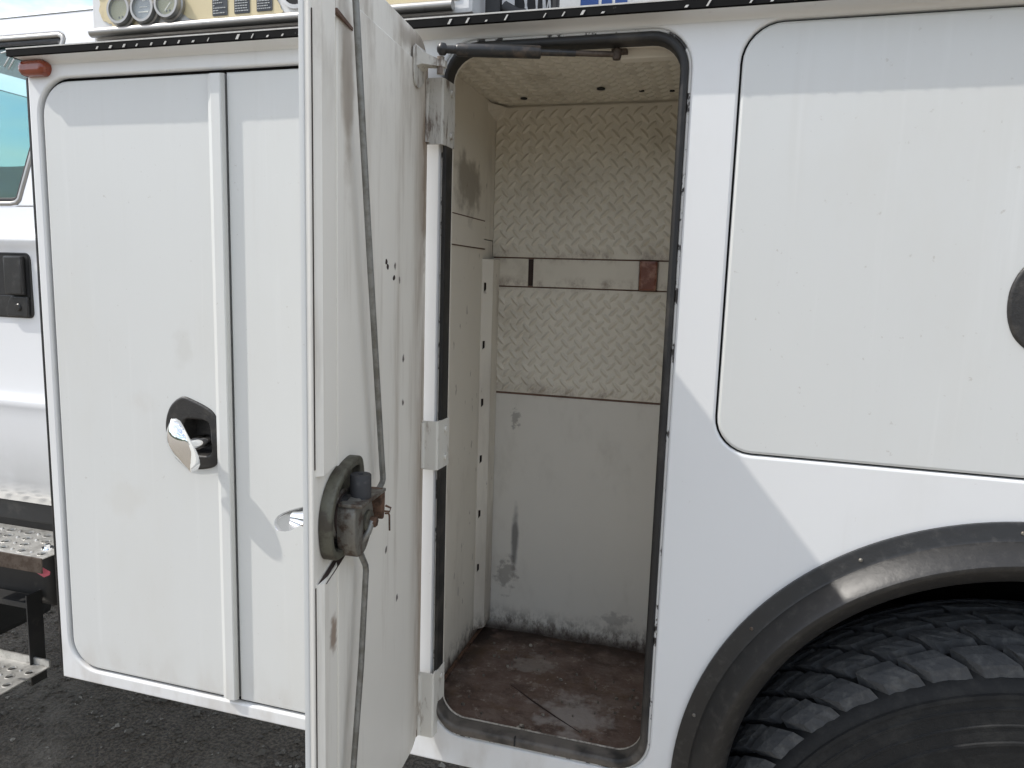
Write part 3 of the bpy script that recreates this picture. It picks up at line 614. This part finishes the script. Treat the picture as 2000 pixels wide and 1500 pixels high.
# stay bracket near the top hinge
k = MB(); k.plate([smooth_loop([(-.086, 1.870), (-.090, 1.905), (-.086, 1.920), (-.068, 1.924), (-.050, 1.912), (-.040, 1.892), (-.046, 1.874), (-.068, 1.862)], 4)], .003, .001, z=.0068); k.build('stay_plate', 'hinge_paint', OD, matrix=DM)
p0 = DM @ Vector((-.064, 1.908, .006)); p1 = Vector((-.462, -.060, 1.903))
arm = MB()
vs = []
for q, hw, hh in ((p0, .020, .017), (p0.lerp(p1, .30), .013, .009), (p1, .009, .0055), (p1+Vector((.010, .002, -.001)), .005, .005)):
    vs += [q+Vector((0, -hw, -hh)), q+Vector((0, hw, -hh)), q+Vector((0, hw, hh)), q+Vector((0, -hw, hh))]
arm.add(vs, [(i*4+j, i*4+(j+1) % 4, (i+1)*4+(j+1) % 4, (i+1)*4+j) for i in range(3) for j in range(4)]+[(3, 2, 1, 0), (12, 13, 14, 15)]); arm.build('stay_arm', 'hinge_paint', OD)
MB().tube([p1+Vector((.002, 0, -.016)), p1+Vector((.002, 0, .010))], .0060, 10).build('stay_pin', 'hinge_paint', OD)
# three strap hinges
for z0, z1, slope in ((1.788, 1.893, 1), (1.233, 1.320, 0), (.722, .848, -1)):
    k = MB(); th = .0035
    path = [(-.520, -.050), (-.5035, -.049), (-.5005, -.0205), (-.4735, -.0205), (-.4705, -.0175), (-.4690, .0300)]
    def shift(i):
        a = Vector(path[max(i-1, 0)]); c = Vector(path[min(i+1, len(path)-1)]); d = (c-a).normalized(); return Vector((-d.y, d.x))*th
    path = path[1:]
    m = len(path); vs = []
    for zz in (z0, z1):
        vs += [(p[0], p[1], zz) for p in path] + [(p[0]+shift(i).x, p[1]+shift(i).y, zz) for i, p in enumerate(path)]
    M2 = 2*m; fs = []
    for i in range(m-1):
        fs += [(i, i+1, M2+i+1, M2+i), (m+i, M2+m+i, M2+m+i+1, m+i+1), (i, m+i, m+i+1, i+1), (M2+i, M2+i+1, M2+m+i+1, M2+m+i)]
    fs += [(0, M2, M2+m, m), (m-1, 2*m-1, M2+2*m-1, M2+m-1)]
    hm = 'hinge_paint' if slope == 1 else 'hinge_clean'
    k.add(vs, fs); hg = k.build('hinge', hm, T)
    MB().tube([(-.4985, -.0225, z0+.003), (-.4985, -.0225, z1-.003)], .0042, 10).build('hinge_pin', hm, hg)
    for zz in (z0+.018, z1-.018):
        MB().tube([(-.4700, .012, zz), (-.4655, .012, zz)], .0055, 8).build('bolt_head', hm, hg)

# ------------------------------------------------------------------ wheel arch, flare and wheel
prof = [(.522, -.0005), (.5225, -.007), (.519, -.0085), (.499, -.0095), (.4955, -.0115), (.4935, -.016), (.4755, -.041), (.471, -.0445), (.466, -.0445), (.4625, -.0425), (.445, -.026), (.4385, -.018), (.435, -.006), (.434, .030), (.439, .030), (.440, -.004), (.449, -.020), (.465, -.036), (.470, -.036), (.487, -.012), (.497, -.0005)]
fla = MB().lathe(prof, (ACX, 0, ACZ), 'y', 110, rad(-22), rad(202)).build('fender_flare', 'flare_plastic', T, angle=30)
for a in (28, 62, 96, 121, 144, 165, 186):
    c = (ACX+.507*math.cos(rad(a)), -.0092, ACZ+.507*math.sin(rad(a)))
    MB().lathe([(0, -.002), (.002, -.0018), (.003, -.0006), (.0034, .0004)], c, 'y', 10, closed=False).build('flare_screw', 'latch_steel', fla)
b = MB(); b.lathe([(.512, .013), (.512, .66), (.514, .66), (.514, .013)], (ACX, 0, ACZ), 'y', 48, rad(-30), rad(210)); b.box((-.03, .66, .4), (1.0, .665, 1.26)); b.build('wheel_well', 'well_black', T)
WX, WZ, WY = .537, .523, 0.0
rtop = lambda y: .5265-1.95*(.16-y)**2
car = [(rtop(.040)-.022, .040), (rtop(.060)-.022, .060), (rtop(.090)-.022, .090), (rtop(.150)-.022, .150), (rtop(.235)-.022, .235), (.49, .262), (.480, .272), (.45, .290), (.36, .285), (.30, .255), (.295, .06), (.33, .026), (.355, .022), (.372, .0205), (.3735, .0180), (.378, .0180), (.3795, .0205), (.402, .0200), (.4035, .0182), (.406, .0182), (.4075, .0202), (.428, .0205), (.4295, .0185), (.433, .0185), (.4345, .0208), (.447, .0212), (.4485, .0180), (.455, .0185), (.4565, .0225), (.462, .0240), (.468, .0290), (.473, .0335)]
wh = MB().lathe(car, (WX, WY, WZ), 'y', 96).build('wheel', 'tyre_rubber', T, angle=28)
MB().lathe([(.30, .050), (.305, .040), (.298, .036), (.285, .045), (.27, .10), (.16, .13), (.12, .12), (.115, .06), (.05, .055), (0, .055), (0, .14), (.28, .16)], (WX, WY, WZ), 'y', 64, closed=False).build('rim', 'rim_dark', wh)
blocks = []
rows = [(.036, .072), (.084, .119), (.131, .166), (.178, .213), (.225, .254)]
NB = 42; da = 2*math.pi/NB
for ri, (y0, y1) in enumerate(rows):
    variants = []
    for vv in range(4):
        k = MB(); seg = 5; sk = .075; ss = []; jit = [random.uniform(-.006, .006) for _ in range(8)]
        prof_ = ((y0, rtop(y0)-.024), (y0+.003, rtop(y0)-(.002 if ri else .004)), ((y0+y1)/2, rtop((y0+y1)/2)), (y1-.003, rtop(y1)-.001), (y1, rtop(y1)-.024))
        for i in range(seg+1):
            t = i/seg
            for q, (yy, rr) in enumerate(prof_):
                f = (yy-y0)/(y1-y0); bend = .014*math.sin(f*math.pi)
                wd = da*(.76 + .06*math.sin(f*3))*(.95 if q in (1, 2, 3) else 1.05)
                a = (t-.5)*wd + (f-.5)*sk + bend + jit[q]*(1 if i in (0, seg) else .6)
                dent = random.uniform(-.0009, .0004) if q in (1, 2, 3) else 0
                ss.append(((rr+dent)*math.cos(a), yy+jit[(q+i) % 8]*.25, (rr+dent)*math.sin(a)))
        fs = [(i*5+j, i*5+j+1, (i+1)*5+j+1, (i+1)*5+j) for i in range(seg) for j in range(4)] + [(0, 1, 2, 3, 4), tuple(seg*5+q for q in (4, 3, 2, 1, 0))]
        k.add(ss, fs); variants.append(k.mesh('tread_block', 'tread_rubber', False)[0])
    for b_ in range(NB):
        ang = b_*da + ri*da*.62 + random.uniform(-.004, .004)
        link('tread_block', random.choice(variants), wh, (WX, WY, WZ), (0, -ang, 0))

# ------------------------------------------------------------------ cab
def cy(z):
    pts = [(.985, .165), (1.02, .145), (1.10, .135), (1.205, .130), (1.228, .127), (1.246, .121), (1.262, .129), (1.30, .133), (1.45, .131), (1.58, .130), (1.606, .126), (1.622, .116), (1.634, .119), (1.642, .134), (1.665, .138), (1.70, .142)]
    for (a, ya), (b_, yb) in zip(pts, pts[1:]):
        if a <= z <= b_: return ya+(yb-ya)*(z-a)/(b_-a)
    return pts[-1][1]
zs = [.985, 1.0, 1.02, 1.06, 1.10, 1.16, 1.205, 1.222, 1.234, 1.246, 1.254, 1.262, 1.28, 1.32, 1.40, 1.50, 1.58, 1.60, 1.61, 1.622, 1.630, 1.636, 1.642, 1.655, 1.67, 1.70]
XF, XB, XR = -3.05, -1.395, -2.32
k = MB(); m = len(zs)
for x in (XF, XB):
    for z in zs: k.v.append(Vector((x, cy(z), z)))
for x in (XF, XB):
    for z in zs: k.v.append(Vector((x, 2.24-cy(z), z)))
for i in range(m-1): k.f += [[i, m+i, m+i+1, i+1], [2*m+i, 2*m+i+1, 3*m+i+1, 3*m+i]]; k.sm += [True, True]
for o in (0, m): k.f.append([o+i for i in range(m)] + [2*m+o+i for i in range(m-1, -1, -1)]); k.sm.append(False)
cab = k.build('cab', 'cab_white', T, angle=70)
tl = .158; ln = math.sqrt(1+tl*tl)
TM = Matrix(((1, 0, 0, 0), (0, tl/ln, -1/ln, .142), (0, 1/ln, tl/ln, 1.70), (0, 0, 0, 1)))
FM = Matrix(((1, 0, 0, 0), (0, -tl/ln, 1/ln, 2.098), (0, 1/ln, tl/ln, 1.70), (0, 0, 0, 1)))
wv = lambda x, z: (x, (z-1.70)*ln)
win = [wv(-1.481, 2.078), wv(-1.487, 2.089), wv(-1.50, 2.094), wv(-2.25, 2.094), wv(-2.29, 2.085), wv(-2.66, 1.735), wv(-2.64, 1.702), wv(-1.60, 1.702), wv(-1.583, 1.705), wv(-1.573, 1.715)]
def inset(l, d):
    r = []; n = len(l)
    for i, p in enumerate(l):
        p = Vector(p); a = (p-Vector(l[i-1])).normalized(); b_ = (Vector(l[(i+1) % n])-p).normalized()
        nn = (Vector((-a.y, a.x))+Vector((-b_.y, b_.x))); nn = nn/max(.5, nn.length_squared)*2
        r.append(tuple(p+nn*d))
    return r
frame = [wv(XF, 1.7005), wv(XB, 1.7005), wv(XB, 2.140), wv(XR, 2.130)]
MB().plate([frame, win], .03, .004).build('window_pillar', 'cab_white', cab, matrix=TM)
MB().plate([win, inset(win, .011)], .02, .004, z=.003).build('window_trim', 'alu_tube', cab, matrix=TM)
MB().plate([inset(win, .0112), inset(win, .020)], .02, .002, z=-.002).build('window_gasket', 'rubber', cab, matrix=TM)
MB().plate([inset(win, .0195)], .004, z=-.008).build('window_glass', 'tinted_glass', cab, matrix=TM)
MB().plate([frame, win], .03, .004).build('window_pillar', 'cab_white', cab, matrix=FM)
MB().plate([inset(win, .004)], .004, z=-.008).build('window_glass', 'tinted_glass', cab, matrix=FM)
wsl = math.hypot(XR-XF, .43); WM = Matrix.Translation((XF, 0, 1.70)) @ Matrix(((0, (XR-XF)/wsl, -.43/wsl, 0), (-1, 0, 0, 0), (0, .43/wsl, (XR-XF)/wsl, 0), (0, 0, 0, 1)))
MB().plate([[(-2.06, .004), (-.18, .004), (-.235, wsl), (-2.005, wsl)]], .005).build('windscreen', 'tinted_glass', cab, matrix=WM)
for p, q in (((-1.676, 2.060), (-1.640, 2.066)), ((-1.640, 2.066), (-1.664, 2.028)), ((-1.620, 2.069), (-1.650, 2.020))):
    a, c = wv(*p), wv(*q); MB().tube([(a[0], a[1], -.0072), (c[0], c[1], -.0072)], .0018, 6).build('marker_stroke', 'ink_white', cab, matrix=TM)
k = MB(); rp_ = [(.2095, 2.1395), (.220, 2.150), (.26, 2.166), (.40, 2.183), (1.12, 2.20), (1.84, 2.183), (1.98, 2.166), (2.02, 2.150), (2.03, 2.1395)]
for x in (XR, XB):
    for y, z in rp_: k.v.append(Vector((x, y, z-(.009 if x == XR else 0))))
R_ = len(rp_)
for i in range(R_-1): k.f.append([i, i+1, R_+i+1, R_+i]); k.sm.append(True)
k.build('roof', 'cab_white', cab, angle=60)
MB().plate([[(.16, 1.7015), (2.08, 1.7015), (2.01, 2.138), (.225, 2.138)], [(.5, 1.76), (1.8, 1.76), (1.8, 2.06), (.5, 2.06)]], .01).build('rear_wall', 'cab_white', cab, matrix=XIN(XB-.001))
b = MB(); b.box((XF+.01, .20, 1.66), (-2.45, 2.04, 1.72), .02); b.build('dashboard', 'black_steel', cab)
b = MB(); b.box((-1.86, .42, 1.05), (-1.66, .95, 1.74), .05); b.build('seat', 'black_steel', cab)
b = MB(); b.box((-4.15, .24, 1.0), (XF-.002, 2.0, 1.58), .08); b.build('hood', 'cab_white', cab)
# door handle
MB().plate([rrect(-1.80, 1.446, -1.536, 1.597, .014, 5), rrect(-1.79, 1.500, -1.542, 1.590, .008, 4)], .012, .004).build('handle_bezel', 'flare_plastic', cab, matrix=SIDE(.126))
MB().box((-1.79, .1255, 1.4985), (-1.541, .1275, 1.592)).build('handle_cup', 'well_black', cab)
MB().box((-1.600, .112, 1.500), (-1.5475, .1250, 1.588), .004).build('handle_pull', 'flare_plastic', cab)
MB().plate([[(-1.605, 1.4505), (-1.5425, 1.4505), (-1.5425, 1.4955), (-1.592, 1.4955), (-1.601, 1.482)]], .006, .002).build('lock_plate', 'flare_plastic', cab, matrix=SIDE(.1195))
MB().lathe([(0, -.002), (.007, -.002), (.009, 0), (.009, .003)], (-1.570, .118, 1.471), 'y', 16, closed=False).build('key_lock', 'strut_black', cab)
MB().box((-2.9, .175, .93), (XB, .25, .984), .006).build('rocker', 'black_steel', cab)

# ------------------------------------------------------------------ steps below the cab
def step(name, x0, x1, y0, y1, z, rear_lip, lip, bolt=None):
    loops = [[(x0, y0), (x1, y0), (x1, y1), (x0, y1)]]; buttons = []
    p = .058; j = 0; yy = y0+.018
    while yy < y1-.012:
        xx = x1-.022-(p/2 if j % 2 else 0)
        while xx > x0+.012:
            if bolt is None or (Vector((xx, yy))-Vector(bolt)).length > .012:
                loops.append(circ(xx, yy, .0095, 10))
                if xx-p/2 > x0+.01: buttons.append((xx-p/2, yy))
            xx -= p
        yy += .031; j += 1
    st = MB().plate(loops, .003, .001, 2).build(name, 'galv_step', T, matrix=ZUP(z))
    e = MB(); e.box((x0, y0-.004, z-lip), (x1, y0-.0005, z-.0005), .0012); e.build('front_lip', 'old_steel', st)
    if rear_lip: 
        e = MB(); e.box((x0, y1+.0005, z-.003), (x1+.002, y1+.006, z+rear_lip), .0015); e.build('rear_lip', 'galv_step', st)
    hole = loops[1:]
    rm = MB().lathe([(.0094, -.002), (.0100, .0012), (.0125, .0003)], (0, 0, 0), 'z', 12, closed=False); me, _ = rm.mesh('hole_collar', 'galv_step', False)
    for h in hole:
        c = (sum(p_[0] for p_ in h)/len(h), sum(p_[1] for p_ in h)/len(h)); link('hole_collar', me, st, (c[0], c[1], z))
    bt = MB().lathe([(0, .0034), (.0026, .0030), (.0042, .0008), (.0046, -.0005)], (0, 0, 0), 'z', 10, closed=False); me2, _ = bt.mesh('grip_button', 'galv_step', False)
    for c in buttons: link('grip_button', me2, st, (c[0], c[1], z))
    if bolt:
        q = MB(); q.lathe([(0, .003), (.0125, .003), (.0135, 0)], (bolt[0], bolt[1], z), 'z', 18, closed=False); q.lathe([(0, .010), (.006, .010), (.0068, .0085), (.0068, .003)], (bolt[0], bolt[1], z), 'z', 6, closed=False); q.build('bolt', 'chrome', st)
    return st
step('upper_step', -1.95, -1.437, .028, .168, .918, 0, .036, (-1.478, .078))
step('lower_step', -2.05, -1.640, .020, .198, .528, .018, .03)
b = MB(); b.box((-2.6, .185, .905), (-1.40, .196, .962), .003); b.box((-2.6, .205, .935), (-1.40, .225, .955), .003); b.build('step_riser', 'black_steel', T)
b = MB(); b.box((-1.694, .19, .47), (-1.690, .235, .72), .001); b.box((-1.95, .19, .685), (-1.692, .235, .70), .001); b.build('step_bracket', 'black_steel', T)
MB().box((-3.0, .16, .42), (-2.10, .62, .93), .02).build('sun_blocker', 'black_steel', T)  # unseen box added to keep sun off the ground under the cab
tk = MB(); tk.plate([rrect(.235, .655, .80, .90, .06, 6)], .62, .02, 3); tk.build('fuel_tank', 'black_steel', T, matrix=XIN(-1.665))
b = MB(); b.box((-3.0, .62, .62), (1.6, .70, .85)); b.box((-1.64, .26, .60), (-1.42, .60, .94), .01); b.build('frame_rail', 'black_steel', T)
MB().add([(-1.485, .035, .884), (-1.450, .040, .866), (-1.448, .040, .874), (-1.470, .036, .886), (-1.485, .050, .884), (-1.450, .055, .866), (-1.448, .055, .874), (-1.470, .050, .886)], [(0, 1, 2, 3), (4, 7, 6, 5), (0, 4, 5, 1), (1, 5, 6, 2), (2, 6, 7, 3), (3, 7, 4, 0)]).build('fuel_tag', 'pink_plastic', T)

# ------------------------------------------------------------------ compressor on the deck, cable reel, boom
CO = empty('air_compressor', (-.9, .35, BT+.012))
tag(CO, 'white machine with torn cream gauge panel standing on the truck deck', 'compressor')
CZ = BT+.0125
MB().box((-1.352, .152, 2.052), (-.485, .60, 2.55), .008).build('case', 'case_white', CO)
b = MB(); b.box((-1.33, .17, CZ), (-.50, .58, 2.051)); b.build('base_frame', 'black_steel', CO)
MB().tube([(-1.345, .142, 2.0635), (-.52, .142, 2.0635)], .0095, 14).build('base_tube', 'alu_tube', CO)
def torn(pts, k=3):
    r = []
    for i, p in enumerate(pts):
        q = pts[(i+1) % len(pts)]
        for j in range(k):
            t = j/k; r.append((p[0]+(q[0]-p[0])*t+random.uniform(-.0016, .0016), p[1]+(q[1]-p[1])*t+random.uniform(-.0016, .0016)))
    return r
MB().plate([torn([(-1.337, 2.16), (-1.326, 2.128), (-1.330, 2.110), (-1.320, 2.088), (-1.300, 2.082), (-1.292, 2.071), (-1.262, 2.071), (-1.250, 2.079), (-1.232, 2.070), (-1.196, 2.073), (-1.180, 2.084), (-1.135, 2.104), (-1.105, 2.082), (-1.065, 2.072), (-.93, 2.069), (-.895, 2.071), (-.880, 2.078), (-.893, 2.10), (-.900, 2.14), (-.905, 2.30), (-1.337, 2.30)])], .0015, z=.0006).build('faceplate', 'cream_panel', CO, matrix=SIDE(.150))
MB().plate([[(-.80, 2.075), (-.510, 2.075), (-.510, 2.30), (-.80, 2.30)]], .0015).build('faceplate', 'cream_panel', CO, matrix=SIDE(.1495))
for i, (gx, gz) in enumerate(((-1.263, 2.103), (-1.203, 2.103), (-1.143, 2.1075))):
    gq = MB().lathe([(.0235, -.016), (.0285, -.016), (.0305, -.012), (.0305, -.006), (.0335, -.004), (.0335, .003), (.0235, .003)], (gx, .146, gz), 'y', 36).build('gauge', 'alu_tube', CO)
    MB().lathe([(0, 0), (.0236, 0), (.0236, .002), (0, .002)], (gx, .137, gz), 'y', 28, closed=False).build('gauge_face', 'gauge_face_grey' if i == 1 else 'gauge_face_olive', gq)
    MB().lathe([(0, 0), (.0234, 0), (.0234, .001), (0, .001)], (gx, .1315, gz), 'y', 28, closed=False).build('gauge_glass', 'gauge_glass', gq)
    if i == 1:
        q = MB(); q.box((gx-.013, .1362, gz-.009), (gx+.012, .1368, gz-.0065)); q.box((gx-.010, .1362, gz+.001), (gx+.010, .1368, gz+.0025)); q.box((gx-.003, .1362, gz+.013), (gx+.004, .1368, gz+.015)); q.build('meter_window', 'gauge_mark', gq)
    else:
        q = MB(); q.box((gx-.004, .1362, gz-.017), (gx-.001, .1368, gz-.013)); q.box((gx+.004, .1362, gz-.016), (gx+.007, .1368, gz-.012)); q.build('dial_marks', 'label_dark', gq)
        if i == 2: q = MB(); q.tube([(gx-.006, .1364, gz-.014), (gx+.003, .1364, gz-.004), (gx+.008, .1364, gz+.001)], .0014, 6); q.build('needle', 'gauge_mark', gq)
for lx, lz in ((-1.026, 2.080), (-.974, 2.081), (-.922, 2.082)):
    lb = MB().plate([rrect(lx-.018, lz, lx+.018, lz+.12, .002, 3)], .001).build('warning_label', 'label_dark', CO, matrix=SIDE(.1482))
    q = MB(); zz = lz+.004
    while zz < lz+.115:
        xx = lx-.0155
        while xx < lx+.012:
            w = random.uniform(.002, .006); q.box((xx, .1468, zz), (min(xx+w, lx+.0155), .1474, zz+.0018)); xx += w+.0012
            if random.random() < .06: break
        zz += .0048
    tag(q.build('small_print', 'label_text', lb), kind='stuff')
MB().lathe([(0, 0), (.030, 0), (.030, .004), (.0, .004)], (-.850, .1478, 2.118), 'y', 24, closed=False).build('outlet_opening', 'well_black', CO)
MB().lathe([(.030, -.004), (.037, -.003), (.037, .004), (.030, .004)], (-.850, .148, 2.118), 'y', 28).build('outlet_ring', 'case_white', CO)
MB().lathe([(0, -.008), (.010, -.008), (.013, 0), (.013, .004)], (-1.335, .151, 2.122+.035), 'y', 14, closed=False).build('knob', 'strut_black', CO)
# rope reel
RE = empty('rope_reel', (-.40, .22, CZ))
tag(RE, 'black framed reel of white rope on the deck beside the cream-panelled machine', 'reel')
b = MB()
for x0, x1 in ((-.475, -.445), (-.345, -.335)): b.box((x0, .19, CZ), (x1, .205, 2.30), .003)
b.box((-.475, .19, CZ+.0005), (-.335, .30, CZ+.012)); b.build('frame', 'black_steel', RE)
MB().tube([(-.444, .21, 2.075), (-.415, .21, 2.060), (-.40, .215, 2.066)], [.014, .013, .008], 12).build('tensioner', 'black_steel', RE)
for i in range(9):
    x = -.412+.0075*i
    MB().tube([(x, .225, CZ), (x+random.uniform(-.012, .012), .22, 2.07), (x+random.uniform(-.014, .014), .218, 2.15)], .0019, 6).build('rope_strand', 'rope_white', RE)
MB().box((-.435, .25, CZ), (-.347, .255, 2.2)).build('back_plate', 'black_steel', RE)
# boom
BO = MB().box((-.55, .72, 2.08), (1.7, 1.02, 2.50), .02).build('crane_boom', 'case_white', T)
for i, (x0, w, h) in enumerate(((-.405, .045, .05), (-.352, .026, .045), (-.318, .03, .05), (-.28, .016, .03))):
    MB().plate([rrect(x0, 2.222, x0+w, 2.222+h, .006, 4)], .0015).build('logo_letter', 'blue_print', BO, matrix=SIDE(.7192))
